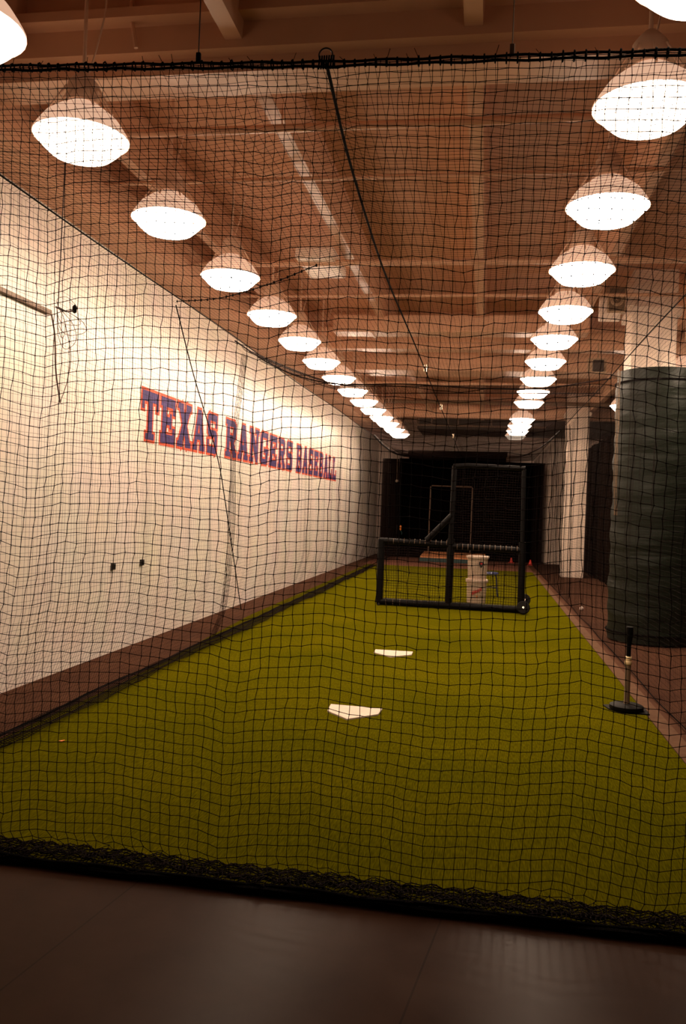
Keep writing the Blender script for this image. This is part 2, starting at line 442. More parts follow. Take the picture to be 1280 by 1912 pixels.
ordn = ['nearest', 'second', 'third', 'fourth', 'fifth', 'sixth', 'seventh', 'eighth', 'ninth', 'tenth', 'eleventh', 'twelfth', 'thirteenth', 'fourteenth', 'fifteenth']
LY = [3.60, 4.79, 6.23, 7.84, 9.45, 10.93, 12.45, 14.0, 15.5, 17.0, 18.45, 19.95, 21.3, 22.8, 24.3]
RY = [3.52, 4.66, 6.15, 7.72, 9.26, 10.72, 12.26, 13.85, 15.3, 16.75, 19.74, 21.2, 22.6, 24.0]
proto = make_lamp(); used = False
lens_data = {'lens': next(c for c in proto.children if c.name.startswith('lamp_lens')).data}
for k_ in ('lens_soft', 'lens_dim'):
    lens_data[k_] = lens_data['lens'].copy(); lens_data[k_].materials[0] = M[k_]
def place_lamp(x, y, label, group, soft=None):
    global used
    o = proto if not used else copy_tree(proto); used = True
    o.location = (x, y, 3.86); tag(o, label, 'lamp', group)
    for ch in o.children:
        if ch.name.startswith('lamp_lens'): ch.data = lens_data[soft or 'lens']
    return o
for i, y in enumerate(LY):
    w = ordn[i] if i < len(LY)-1 else 'farthest'
    extra = ', cut by the picture edge' if i == 0 else ''
    place_lamp(-2.53, y, 'round lamp, %s in the white wall side row%s' % (w, extra), 'pendant lamps over the tunnel, left row', 'lens_soft' if i < 2 else None)
for i, y in enumerate(RY):
    w = ordn[i] if i < len(RY)-1 else 'farthest'
    extra = ', cut by the picture edge' if i == 0 else ''
    place_lamp(.77, y, 'round lamp, %s in the row on the column side%s' % (w, extra), 'pendant lamps over the tunnel, right row', 'lens_soft' if i < 2 else ('lens_dim' if i == 13 else None))
place_lamp(2.95, 10.7, 'glowing pendant lamp right of the near column, cut off by the picture edge', 'pendant lamps beyond the columns')
place_lamp(2.80, 12.9, 'glowing pendant lamp showing just above the top of the green padding', 'pendant lamps beyond the columns')
place_lamp(2.62, 17.0, 'pendant lamp showing as a sliver left of the green padding', 'pendant lamps beyond the columns')

# ------------------------------------------------------------------ nets
CELL = .0445
NX0, NX1, NY, NZ = -2.82, 1.54, 3.45, 3.50
def fold(x):            # sharp little pleats in the front net
    s = np.zeros_like(x)
    for c, w, a in ((-2.0, .16, -.035), (-.98, .13, -.032), (-.62, .22, .02), (-.12, .2, -.02), (.42, .22, .03), (.78, .16, -.028), (-1.5, .3, .02)):
        s += a * np.maximum(0, 1 - np.abs(x - c) / w)
    return s
xs = np.arange(NX0 + .03, NX1 + .01, CELL * .98)
zs = np.concatenate([np.linspace(.006, .085, 8), np.arange(.12, NZ - .02, CELL * 1.0), [NZ]])
X, Z = np.meshgrid(xs, zs, indexing='ij')
k = np.clip(Z / NZ, 0, 1)
lean = .045 * (k - .5) + .020 * smooth_noise(Z * .5, 3) * np.sin(X * 1.3 + 1)
PX = X + lean + .010 * smooth_noise(Z * .9 + X * .35, 5) + rng.normal(0, .0022, X.shape)
PZ = Z + fold(X + .05 * (1 - k)) * (1 - k**6) + .010 * smooth_noise(X * .8 + Z*.3, 9) * (1 - k**6) + rng.normal(0, .0022, X.shape)
topz = np.where(X < -.73, 3.52 + (-.73 - X) * .037, 3.52 - (X + .73) * .016) - .02 * np.exp(-((X + .73) / .1) ** 2)
PZ = np.where(k > .5, PZ + (topz - NZ) * np.clip((k - .5) * 2, 0, 1), PZ)
PZ = np.maximum(PZ, .006)
PY = NY + .05 * smooth_noise(X * .45 + .2 * Z, 11) * np.sin(np.pi * np.clip(k, 0, 1)) + .03*np.abs(fold(X))/.03*np.sin(np.pi*k)
low = np.clip(1 - Z / .16, 0, 1)
PY = PY + low * (.10 + .05 * np.sin(X * 60 + Z * 90)) * np.clip(1 - Z/.02*0, 0, 1)
fn = empty('backstop_net', (0, 0, 0), 'black knotted net hanging across the front of the tunnel, facing the viewer', 'net')
net_mesh('netting', np.stack([PX, PY, PZ], axis=2), .0017, .0044, parent=fn)
# net slack piled up on the floor along the bottom rope
xs2 = np.arange(NX0 + .03, NX1 + .01, .019); vs2 = np.arange(0, .40, .021)
A, B = np.meshgrid(xs2, vs2, indexing='ij')
bx = A + .01 * np.sin(B * 40 + A * 17); by = NY + .01 + B * .52 + .014 * np.sin(A * 31 + B * 50)
bz = .014 + .035 * np.abs(np.sin(B * 13 + .8 * np.sin(A * 5))) * (1 - B / .5) + .006 * np.sin(A * 70)
net_mesh('net_slack', np.stack([bx, by, np.maximum(bz, .015)], axis=2), .0026, .005, parent=fn)
bm = bmesh.new()
for q, (dy, dz, r) in enumerate(((0, .016, .016), (.022, .014, .012), (.008, .034, .010))):
    tube(bm, [(x, NY + dy + .006 * math.sin(x * 9 + q), dz + .004 * math.sin(x * 13 + q * 2)) for x in np.arange(NX0 + .03, NX1 + .05, .08)], r, 8)
obj('bottom_rope', bm, 'rope', fn, smooth=True)
def top_z(x): return (3.52 + (-.73 - x) * .037) if x < -.73 else (3.52 - (x + .73) * .016)
bm = bmesh.new(); bx_ = list(np.arange(NX0 + .03, NX1 + .05, .06))
for q, dz in enumerate((.010, -.010)):
    tube(bm, [(x, NY, top_z(x) + dz + .003 * math.sin(x * 23 + q * 2)) for x in bx_], .0055, 8)
for x in np.arange(NX0 + .03, NX1, CELL):                     # lashings
    z = top_z(x); w = .017 + random.uniform(-.003, .004)
    tube(bm, [(x, NY + w * math.cos(a), z + w * math.sin(a)) for a in np.linspace(0, 2*math.pi, 7, endpoint=False)], .0035, 5, closed=True)
    if random.random() < .35: tube(bm, [(x, NY, z + .01), (x + random.uniform(-.02, .02), NY - .01, z + .02 + random.uniform(.0, .03))], .0014, 4)
for q in range(7):                                           # bundle of lashings under the ring
    x = -.73 + (q - 3) * .010
    tube(bm, [(x, NY - .018, 3.52 - .03), (x + .004, NY - .02, 3.545)], .004, 5)
obj('head_rope', bm, 'rope', fn, smooth=True)
bm = bmesh.new(); tube(bm, [(-.735 + .029 * math.cos(a), NY, 3.558 + .029 * math.sin(a)) for a in np.linspace(0, 2*math.pi, 28, endpoint=False)], .0035, 8, closed=True)
obj('ring', bm, 'black_metal', fn, smooth=True)
for x, lab in ((-1.295, 'thin wire holding the net up, left of the ring'), (.035, 'thin wire with a small clamp holding the net up, right of the ring')):
    wt = empty('suspension_wire', (x, NY, top_z(x)), lab, 'wire')
    bm = bmesh.new(); tube(bm, [(0, 0, .02), (0, 0, CEIL - top_z(x))], .0028, 6); obj('wire', bm, 'wire' if x < 0 else 'tee_pole', wt)
    bm = bmesh.new(); box(bm, (-.010, -.008, .012), (.010, .008, .055), .003); obj('clamp', bm, 'conduit' if x > 0 else 'rope', wt)

# side nets
def side_net(name, x0, sgn, label, flare, Z1=NZ, y1=29.2, step=1.0):
    ys = np.arange(NY + .02, y1, CELL * step); zz = np.concatenate([np.linspace(.02, .10, 5), np.arange(.14, Z1 - .02, CELL), [Z1]])
    Yg, Zg = np.meshgrid(ys, zz, indexing='ij')
    lo = np.clip(1 - Zg / .95, 0, 1) ** 1.3
    rip = .035 * smooth_noise(Yg * .8, 21 + int(sgn)) + .02 * smooth_noise(Yg * 1.9 + Zg * .2, 25)
    Xg = x0 + sgn * (flare * lo + rip * np.sin(np.pi * np.clip(Zg / Z1, 0, 1)) ** .7 + .05)
    Xg = np.where(Zg >= Z1 - .001, x0, Xg)
    Yo = Yg + .022 * smooth_noise(Yg * .9, 31) * (1 - (Zg / Z1) ** 4) + rng.normal(0, .0015, Yg.shape)
    Zo = Zg + .012 * smooth_noise(Yg * .7 + Zg * .4, 33) * np.sin(np.pi * Zg / Z1)
    root = empty(name, (0, 0, 0), label, 'net')
    net_mesh('netting', np.stack([Xg, Yo, np.maximum(Zo, .018)], axis=2), .00092, .0023, parent=root)
    bm = bmesh.new(); tube(bm, [(x0, y, Z1 + .012 * math.sin(y * .9)) for y in np.arange(NY, y1, .3)], .0055, 6)
    obj('head_rope', bm, 'rope', root)
    bm = bmesh.new()
    tube(bm, [(x0 + sgn * (flare + .05 + .008 * math.sin(y * 2.1)), y, .030 + .006 * math.sin(y * 3)) for y in np.arange(NY + .05, y1, .25)], .010 if sgn < 0 else .005, 6)
    obj('bottom_rope', bm, 'rope', root)
    return root
ln = side_net('side_net', NX0, -1, 'black net hanging along the white wall, left side of the tunnel', .30)
rn = side_net('side_net', NX1, 1, 'black net hanging along the columns, right side of the tunnel', .02)
# loose slack of the left net lying on the turf
ys2 = np.arange(NY + .1, 24, .028); v2 = np.arange(0, .30, .02)
A, B = np.meshgrid(ys2, v2, indexing='ij')
net_mesh('net_slack', np.stack([-3.17 + B * .62 * (1 + .15*np.sin(A*1.3)) , A + .01*np.sin(B*50), .020 + .025 * np.abs(np.sin(B * 22 + np.sin(A * 3)))], axis=2), .0022, .004, parent=ln)
bm = bmesh.new()                                              # diagonal lacing on the left net
tube(bm, cr([(-2.86, 7.29, 3.45), (-2.90, 7.93, 2.92), (-2.88, 8.70, 2.17), (-2.90, 9.17, 1.59), (-2.98, 10.2, .32)], 12), .006, 6)
obj('lacing_cord', bm, 'rope', ln)
bm = bmesh.new()                                              # gathered folds hanging as one bundle
for q in range(6):
    o_ = q * .045
    tube(bm, cr([(-2.84, 9.35 + o_, 3.40), (-2.93, 9.38 + o_ * .8, 2.4), (-2.9, 9.30 + o_, 1.4), (-3.0, 9.42 + o_, .45), (-3.12, 9.4 + o_, .06)], 8), .003, 5)
obj('gathered_strand', bm, 'net', ln)

# roof net
ys = np.arange(NY + .02, 29.0, CELL * 1.0); xs = np.linspace(NX0, NX1, 98)
Xg, Yg = np.meshgrid(xs, ys, indexing='ij')
cx = -.80
dl = np.where(Xg < cx, (Xg - NX0) / (cx - NX0), (NX1 - Xg) / (NX1 - cx))
sag = .085 * np.sin(np.pi * np.clip(dl, 0, 1)) * (1 + .35 * smooth_noise(Yg * .35, 41))
front = np.clip((Yg - NY) / .5, 0, 1)
tz = np.where(Xg < -.73, 3.52 + (-.73 - Xg) * .037, 3.52 - (Xg + .73) * .016)
base = NZ * front + tz * (1 - front)
Zg = base - sag * front + .012 * smooth_noise(Yg * 1.1 + Xg * .5, 43) * front * np.sin(np.pi * dl) + .03 * np.exp(-((Xg - cx) / .10) ** 2) * front
Yo = Yg + .05 * fold(Xg * .9) / .03 * front + .012 * smooth_noise(Xg * 1.3 + Yg * .1, 47)
Yo = np.where(front < .02, Yg, Yo)
Xo = Xg + .015 * smooth_noise(Yg * .8 + Xg, 45) * np.sin(np.pi * dl)
tn = empty('roof_net', (0, 0, 0), 'black net stretched flat overhead as the roof of the tunnel', 'net')
net_mesh('netting', np.stack([Xo, Yo, Zg], axis=2), .00102, .0028, parent=tn)
bm = bmesh.new()
cpts = [(-.73, NY, 3.52), (-.80, 4.6, 3.53), (-.86, 6.7, 3.54), (-.85, 9.4, 3.53), (-.85, 12.0, 3.52), (-.85, 16, 3.52), (-.85, 20, 3.52), (-.85, 28.9, 3.52)]
tube(bm, cr(cpts, 10), .0075, 7); obj('centre_rope', bm, 'rope', tn)
for y in (11.1, 15.2, 21.0):
    bm = bmesh.new(); box(bm, (-.868, y, 3.50), (-.832, y + .03, 3.60), .004); obj('rope_clip', bm, 'chrome', tn)
bm = bmesh.new()
tube(bm, cr([(-2.82, 9.0, 3.47), (-2.72, 10.1, 3.42), (-2.45, 10.8, 3.36), (-1.98, 11.25, 3.34), (-1.1, 11.35, 3.37), (-.1, 11.5, 3.35), (.69, 11.62, 3.38), (1.54, 11.2, 3.46)], 10), .009, 8)
obj('seam_rope', bm, 'net', tn)
xsm = np.linspace(-2.8, 1.5, 110); vm = np.arange(0, .9, .04)
A, B = np.meshgrid(xsm, vm, indexing='ij')
yb = 11.4 - 2.3 * np.clip(-(A + 1.9) / .92, 0, 1) ** 2.2
net_mesh('net_slack', np.stack([A, yb + B, 3.37 + .09*np.clip(-(A+1.9),0,1) + .05 * np.sin(B * 9 + A) * .5], axis=2), .002, .003, parent=tn)
bm = bmesh.new()
L0 = cr([(-2.81, 7.19, 3.46), (-2.32, 6.92, 3.42), (-1.77, 6.43, 3.40), (-1.29, 6.02, 3.43)], 14)
tube(bm, L0, .004, 5)
for p in L0[::2]: lathe(bm, [(.003, -.012), (.010, 0), (.003, .012)], 6, c=p)
obj('lacing_cord', bm, 'rope', tn)
bm = bmesh.new()                                              # curled end of the roof net before the backdrop
tube(bm, cr([(-2.80, 20.6, 3.50), (-2.82, 23, 3.42), (-2.78, 26, 3.40), (-2.6, 29.0, 3.55)], 8), .03, 7)
tube(bm, cr([(1.54, 18.5, 3.50), (1.40, 22, 3.44), (1.1, 26, 3.45), (.75, 29.0, 3.6)], 8), .02, 7)
obj('rolled_edge', bm, 'net', tn)

# net gathered beside the green padding and folds by the columns
bm = bmesh.new()
for q in range(6):
    x = 1.62 + .015 * (q % 6); y = 11.2 + .05 * q
    tube(bm, cr([(x, y, 3.58), (x + .03 * math.sin(q), y + .02, 2.9), (x + .02 * math.cos(q * 2), y, 2.3), (x + .03, y + .03, 1.7)], 6), .004, 5)
tag(obj('gathered_net', bm, 'tee_pole'), 'gathered net strands coloured pale as if brightly lit, left of the green padding', 'net')  # bright light on the gathered net is put into this pale colour
bm = bmesh.new()
for q in range(12):
    y = 17.0 + q * .42 + random.uniform(-.05, .05); x = 1.66 + .05 * math.sin(q * 1.7)
    tube(bm, cr([(x - .08, y, 3.48), (x, y + .03 * math.sin(q), 2.3), (x + .03 * math.cos(q), y, 1.1), (x + .05, y + .04, .03)], 5), .0045, 4)
obj('gathered_fold', bm, 'net', rn)

# ------------------------------------------------------------------ curtains
def curtain(name, a, b, z0, z1, mat, label, amp, freq, parent=None, seed=0, thick=.006):
    a = Vector(a); b = Vector(b); d = (b - a); Lh = d.length; d.normalize(); nrm = Vector((-d.y, d.x))
    bm = bmesh.new(); nn = int(Lh / .06) + 2; rows_ = 14; g = []
    for s_ in (0, 1):
        gg = []
        for i in range(nn):
            s = Lh * i / (nn - 1); colv = []
            for j in range(rows_ + 1):
                kz = j / rows_; z = z0 + (z1 - z0) * kz
                off = amp * (math.sin(s * freq + seed + 1.2 * math.sin(s * .7 + z * .5)) + .5 * math.sin(s * freq * 2.3 + z * .8)) * (1.15 - .4 * kz) + s_ * thick
                p = a + d * s + nrm * off
                colv.append(bm.verts.new((p.x, p.y, z)))
            gg.append(colv)
        g.append(gg)
        for i in range(nn - 1):
            for j in range(rows_): bm.faces.new((gg[i][j], gg[i+1][j], gg[i+1][j+1], gg[i][j+1]))
    for i in range(nn - 1):
        bm.faces.new((g[0][i][0], g[1][i][0], g[1][i+1][0], g[0][i+1][0])); bm.faces.new((g[0][i][-1], g[0][i+1][-1], g[1][i+1][-1], g[1][i][-1]))
    for i in (0, nn - 1):
        for j in range(rows_): bm.faces.new((g[0][i][j], g[0][i][j+1], g[1][i][j+1], g[1][i][j]))
    o = obj(name, bm, mat, parent, smooth=True)
    if label: tag(o, label, 'curtain')
    return o
curtain('backdrop_curtain', (-3.64, 29.62), (-3.05, 29.62), .01, 3.47, 'brown_curtain', 'narrow brownish black curtain at the left end of the backdrop', .008, 4)
curtain('backdrop_curtain', (-3.04, 29.62), (-2.5, 29.62), .01, 3.49, 'black_curtain', 'deep black curtain panel left of the tall centre curtain', .01, 7)
curtain('backdrop_curtain', (-2.70, 29.45), (.67, 29.45), .02, 3.75, 'black_curtain', 'wide black curtain in the middle of the backdrop, tallest of the curtains', .035, 6.5, seed=1)
curtain('backdrop_curtain', (.62, 29.62), (2.0, 29.62), .01, 3.46, 'black_curtain', 'black curtain at the right end of the backdrop, beside the far column', .02, 6, seed=2)
curtain('side_curtain', (3.12, 14.0), (3.02, 29.0), .01, 3.75, 'brown_curtain', 'long dark curtain beyond the columns on the right', .04, 5, seed=3)
bm = bmesh.new()                                             # valance lying over the top of the middle curtain
prism(bm, [(-2.74, 3.60), (.70, 3.62), (.70, 3.80), (.2, 3.79), (-2.72, 3.76)], lambda a, b, d: (a, d, b), 29.33, 29.40)
tag(obj('valance', bm, 'brown_curtain'), 'dark strip along the top of the middle black curtain', 'curtain')
# strike zone pipe frame
bm = bmesh.new()
pts = [(-1.88, 29.2, .011), (-1.88, 29.2, 2.50), (-1.84, 29.2, 2.54), (-.48, 29.2, 2.54), (-.44, 29.2, 2.50), (-.44, 29.2, .011)]
tube(bm, pts, .020, 8)
tag(obj('pipe_frame', bm, 'pipe'), 'thin pale pipe frame standing before the black backdrop', 'frame')
# low mound
mt_ = empty('pitching_mound', (-.98, 27.6, 0), 'low pitching mound with orange top and teal front before the backdrop', 'mound')
bm = bmesh.new(); prism(bm, [(-1.04, -.45), (1.08, -.45), (1.08, 1.4), (-1.04, 1.4)], lambda a, b, d: (a, b, d), .012, .14); obj('base', bm, 'teal', mt_)
bm = bmesh.new(); prism(bm, [(-1.02, -.40), (1.06, -.40), (1.06, 1.4), (-1.02, 1.4)], lambda a, b, d: (a, b, .14 + d * (.05 + .07 * (b + .4) / 1.8)), 0, 1)
obj('clay_top', bm, 'clay_top', mt_)
for x, y, lab in ((.96, 28.9, 'small red cone on the mat at the foot of the backdrop'), (1.56, 28.3, 'small red cone on the floor beyond the wheels of the screen')):
    c = empty('marker_cone', (x, y, .011 if x < 1.4 else 0), lab, 'cone', 'small red cones by the backdrop')
    bm = bmesh.new(); lathe(bm, [(.07, .012), (.05, .06), (.02, .17), (.012, .175)], 16); obj('cone_body', bm, 'cone_red', c, smooth=True)
    bm = bmesh.new(); box(bm, (-.10, -.10, 0), (.10, .10, .012), .003); obj('base', bm, 'cone_red', c)
# cord with dark bundle
hg = empty('hanging_bundle', (-3.0, 28.5, 2.64), 'dark bundle with an orange tip hanging from a cord at the left of the backdrop', 'bundle')
bm = bmesh.new(); tube(bm, [(0, 0, 0), (-.01, 0, .9)], .014, 6); obj('cord', bm, 'pipe', hg)
bm = bmesh.new(); bmesh.ops.create_uvsphere(bm, u_segments=14, v_segments=10, radius=.05); obj('knob', bm, 'plate', hg, smooth=True)
bm = bmesh.new()
for q in range(9):
    a = q * .7; tube(bm, cr([(0, 0, -.03), (.10 + .03*math.cos(a), .03 * math.sin(a), -.15), (.07 + .08 * math.cos(a), .05 * math.sin(a), -.9), (.13 + .05 * math.cos(a), .04 * math.sin(a), -1.35 - .03 * q)], 6), .022, 6)
obj('strap_bundle', bm, 'rope', hg, smooth=True)
bm = bmesh.new(); lathe(bm, [(.014, -1.68), (.032, -1.64), (.034, -1.56), (.015, -1.51)], 10, c=(.2, -.06, 0)); obj('orange_tip', bm, 'orange', hg, smooth=True)
bm = bmesh.new(); tube(bm, [(.2, -.06, -1.68), (.25, -.06, -1.76), (.24, -.06, -1.82)], .012, 6); obj('teal_cord', bm, 'teal', hg)

# ------------------------------------------------------------------ wall lettering
def seg_poly(p, q, w):
    (x0, y0), (x1, y1) = p, q; dx, dy = x1-x0, y1-y0; l = math.hypot(dx, dy); nx, ny = -dy/l*w/2, dx/l*w/2
    return [(x0+nx, y0+ny), (x0-nx, y0-ny), (x1-nx, y1-ny), (x1+nx, y1+ny)]
def R(x0, y0, x1, y1): return [(x0, y0), (x1, y0), (x1, y1), (x0, y1)]
T_ = .22; sf = .13
G = {
 'T': [R(.37,0,.63,1), R(0,.78,1,1), R(0,.62,.13,1), R(.87,.62,1,1), R(.24,0,.76,sf)],
 'E': [R(.10,0,.36,1), R(0,0,.9,.2), R(0,.8,.9,1), R(.3,.41,.68,.59), R(.80,0,.95,.36), R(.80,.64,.95,1), R(.60,.33,.72,.67)],
 'X': [seg_poly((.18,.06),(.80,.94),.26), seg_poly((.20,.94),(.82,.06),.26), R(0,0,.40,sf), R(.60,0,1,sf), R(0,1-sf,.40,1), R(.60,1-sf,1,1)],
 'A': [seg_poly((.18,.04),(.47,.96),.20), seg_poly((.82,.04),(.53,.96),.26), R(.36,.88,.64,1), R(.28,.26,.74,.42), R(0,0,.36,sf), R(.58,0,1,sf)],
 'S': [R(.18,.83,.80,1), R(.06,.56,.28,.90), R(.18,.42,.80,.60), R(.70,.12,.93,.48), R(.18,0,.80,.17), seg_poly((.1,.86),(.26,.95),.16), seg_poly((.88,.12),(.74,.05),.16), seg_poly((.12,.58),(.26,.50),.16), seg_poly((.86,.46),(.72,.52),.16), R(.78,.66,.92,1), R(.06,0,.20,.34)],
 'R': [R(.10,0,.34,1), R(0,0,.44,sf), R(0,1-sf,.3,1), R(.2,.83,.76,1), R(.68,.58,.92,.90), R(.2,.42,.76,.60), seg_poly((.52,.48),(.84,.05),.24), R(.66,0,1,sf), seg_poly((.70,.94),(.86,.86),.13), seg_poly((.70,.48),(.86,.60),.13)],
 'N': [R(.10,0,.30,1), R(.72,0,.92,1), seg_poly((.18,.92),(.84,.08),.26), R(0,0,.42,sf), R(0,1-sf,.34,1), R(.60,1-sf,1,1)],
 'G': [R(.20,.83,.80,1), R(.05,.14,.29,.86), R(.20,0,.80,.17), R(.68,.05,.92,.46), R(.50,.36,1,.50), seg_poly((.10,.84),(.26,.94),.16), seg_poly((.10,.16),(.26,.06),.16), R(.78,.62,.92,1)],
 'B': [R(.10,0,.34,1), R(0,0,.3,sf), R(0,1-sf,.3,1), R(.2,.84,.74,1), R(.66,.58,.88,.92), R(.2,.43,.78,.58), R(.70,.12,.93,.48), R(.2,0,.76,.16), seg_poly((.70,.95),(.82,.87),.13), seg_poly((.74,.05),(.88,.14),.13)],
 'L': [R(.10,0,.36,1), R(0,0,.92,.2), R(0,1-sf,.48,1), R(.80,0,.95,.40)],
}
def grow(poly, g):
    cx_ = sum(p[0] for p in poly)/len(poly); cy_ = sum(p[1] for p in poly)/len(poly)
    out = []; n_ = len(poly)
    area = sum(poly[i][0]*poly[(i+1)%n_][1]-poly[(i+1)%n_][0]*poly[i][1] for i in range(n_))
    if area < 0: poly = poly[::-1]
    for i in range(n_):
        a, b, c = poly[i-1], poly[i], poly[(i+1) % n_]
        e1 = Vector((b[0]-a[0], b[1]-a[1])).normalized(); e2 = Vector((c[0]-b[0], c[1]-b[1])).normalized()
        n1 = Vector((e1.y, -e1.x)); n2 = Vector((e2.y, -e2.x)); bi = (n1 + n2); bi = bi / max(.5, bi.dot(n1))
        out.append((b[0] + bi.x*g, b[1] + bi.y*g))
    return out
def word(txt, y0, y1, z0, hgt, label):
    root = empty('painted_word', (WX, y0, z0), label, 'wall lettering', 'lettering on the white wall')
    pitch = (y1 - y0) / len(txt); w = pitch * .86
    for i, ch in enumerate(txt):
        polys = [[(x * w + i * pitch, y * hgt) for x, y in p] for p in G[ch]]
        f3 = lambda a, b, d: (d, a, b)
        b2 = bmesh.new()
        for q, p in enumerate(polys): prism(b2, grow(p, .034), f3, .0005, .0030 + .00002 * q)
        lo = obj('letter_outline', b2, 'red', root)
        b1 = bmesh.new()
        for q, p in enumerate(polys): prism(b1, p, f3, .0005, .0050 + .00002 * q)
        obj('letter_face', b1, 'blue', lo)
word('TEXAS', 9.02, 11.85, 2.36, .56, 'word TEXAS in blue letters edged red on the white wall')
word('RANGERS', 12.16, 16.72, 2.37, .56, 'word RANGERS in blue letters edged red on the white wall')
word('BASEBALL', 16.98, 21.80, 2.37, .56, 'word BASEBALL in blue letters edged red on the white wall')
for y, lab in ((8.40, 'small black outlet box low on the white wall, nearer one'), (9.16, 'small black outlet box low on the white wall, farther one')):
    o = empty('outlet_box', (WX, y, .93), lab, 'outlet', 'outlet boxes on the white wall')
    bm = bmesh.new(); box(bm, (0, -.035, -.035), (.03, .035, .035), .004); obj('box', bm, 'black_metal', o)
    bm = bmesh.new(); box(bm, (.03, -.015, -.022), (.034, .015, .022)); obj('socket', bm, 'rubber', o)
cdt = empty('wall_conduit', (WX, 6.9, 3.29), 'brown conduit running along the white wall at the left edge', 'conduit')
bm = bmesh.new(); box(bm, (0, -3.0, -.020), (.04, 0, .020), .005); obj('raceway', bm, 'conduit', cdt)
bm = bmesh.new(); tube(bm, cr([(.03, 0, 0), (.04, .06, -.2), (.04, .10, -.5), (.05, .18, -.78)], 8), .007, 6)
tube(bm, cr([(.05, .18, -.78), (.05, .30, -.55), (.05, .34, -.3), (.05, .2, -.02)], 8), .004, 6); obj('loose_wire', bm, 'wire', cdt)

# hanging cord with small sensor and its tangle of wires
hs = empty('hanging_sensor', (-3.10, 5.62, 3.03), 'small sensor with tangled wires on a cord hanging before the white wall', 'sensor')
bm = bmesh.new(); tube(bm, [(0, 0, 0), (.005, .01, 1.0), (0, .0, 1.96)], .004, 6); obj('cord', bm, 'wire', hs)
bm = bmesh.new()
tube(bm, cr([(-.02, 0, 0), (.03, .06, -.02), (.06, .12, 0)], 6), .006, 6)
for q, (w_, d_) in enumerate(((.05, -.22), (.10, -.30), (.14, -.20), (.08, -.12))):
    tube(bm, cr([(0, 0, 0), (w_, .04 * q, d_ * .4), (w_ * 1.2, .05 * q, d_ * .8), (w_ * .5, .03, d_), (w_ * .1, 0, d_ * .7), (-.01, 0, -.01)], 7), .0022, 5)
tube(bm, cr([(0, 0, 0), (-.02, .02, .06), (.02, .08, .09), (.06, .14, .05)], 6), .002, 5)
obj('wire_tangle', bm, 'wire', hs)
bm = bmesh.new(); lathe(bm, [(.010, -.02), (.016, -.012), (.017, .03), (.008, .045)], 12); ob = obj('sensor_head', bm, 'rubber', hs, smooth=True); ob.location = (.06, .13, .005); ob.rotation_euler = (.7, .5, 0)

# ------------------------------------------------------------------ home plates
def plate(poly, label):
    bm = bmesh.new(); prism(bm, poly, lambda a, b, d: (a, b, d), .012, .024)
    o = obj('home_plate', bm, 'plate'); return tag(o, label, 'home plate', 'home plates on the turf')
plate([(-1.193, 6.83), (-.762, 6.82), (-.772, 6.62), (-.985, 6.39), (-1.178, 6.60)], 'white home plate on the turf, nearer and larger one')
plate([(-1.185, 9.66), (-.752, 9.68), (-.750, 9.47), (-.962, 9.25), (-1.180, 9.46)], 'white home plate on the turf, farther one nearer the screen')

# ------------------------------------------------------------------ L screen
ls = empty('pitching_screen', (0, 14.25, 0), 'black padded L-shaped pitching screen on wheels standing on the turf', 'screen')
def bar(name, pts, r, mat='padding'):
    bm = bmesh.new(); tube(bm, pts, r, 12); return obj(name, bm, mat, ls, smooth=True)
bar('bottom_rail', [(-1.76, 0, .075), (.68, -.02, .075)], .058)
bar('post', [(-1.72, 0, .06), (-1.72, 0, 1.14)], .060)
bar('post', [(-.54, 0, .06), (-.54, 0, 1.2)], .060)
bar('post', [(-.545, 0, 1.2), (-.53, 0, 2.44)], .040)
bar('post', [(.66, 0, .06), (.645, 0, 1.2)], .058)
bar('post', [(.645, 0, 1.2), (.62, 0, 2.42)], .034)
bar('top_rail', [(-.55, 0, 2.43), (-.3, 0, 2.45), (.64, 0, 2.43)], .040)
bar('middle_rail', [(-1.76, 0, 1.12), (-.55, 0, 1.10)], .050)
bar('middle_rail', [(-.55, 0, 1.08), (.66, 0, 1.06)], .050)
bar('brace', [(-.95, 0, 1.16), (-.54, 0, 1.60)], .048)
def flat_net(name, x0, x1, z0, z1, y, parent, cell=.042, wob=.02):
    xs_ = np.arange(x0, x1, cell); zs_ = np.arange(z0, z1, cell)
    A, B = np.meshgrid(xs_, zs_, indexing='ij')
    return net_mesh(name, np.stack([A + .006*np.sin(B*6), y + wob*np.sin(A*3+B*2), B + .004*np.sin(A*9)], axis=2), .0022, .0, parent=parent)
flat_net('netting', -1.70, -.56, .1, 1.1, .03, ls); flat_net('netting', -.52, .64, .1, 1.06, .03, ls)
flat_net('netting', -.52, .62, 1.1, 2.42, .03, ls); flat_net('netting', -1.70, .64, .1, 1.06, -.05, ls, .044, .015)
bm = bmesh.new()                                              # spiral lashings, paler than the padding
for x in np.arange(-1.6, .6, .09):
    z = 1.12 if x < -.55 else 1.075
    tube(bm, [(x, .052*math.cos(a), z + .052*math.sin(a)) for a in np.linspace(0, 2*math.pi, 9, endpoint=False)], .004, 4, closed=True)
for x in np.arange(-1.6, .6, .12):
    tube(bm, [(x, .06*math.cos(a), .075 + .06*math.sin(a)) for a in np.linspace(0, 2*math.pi, 9, endpoint=False)], .004, 4, closed=True)
obj('lashing', bm, 'pipe', ls)
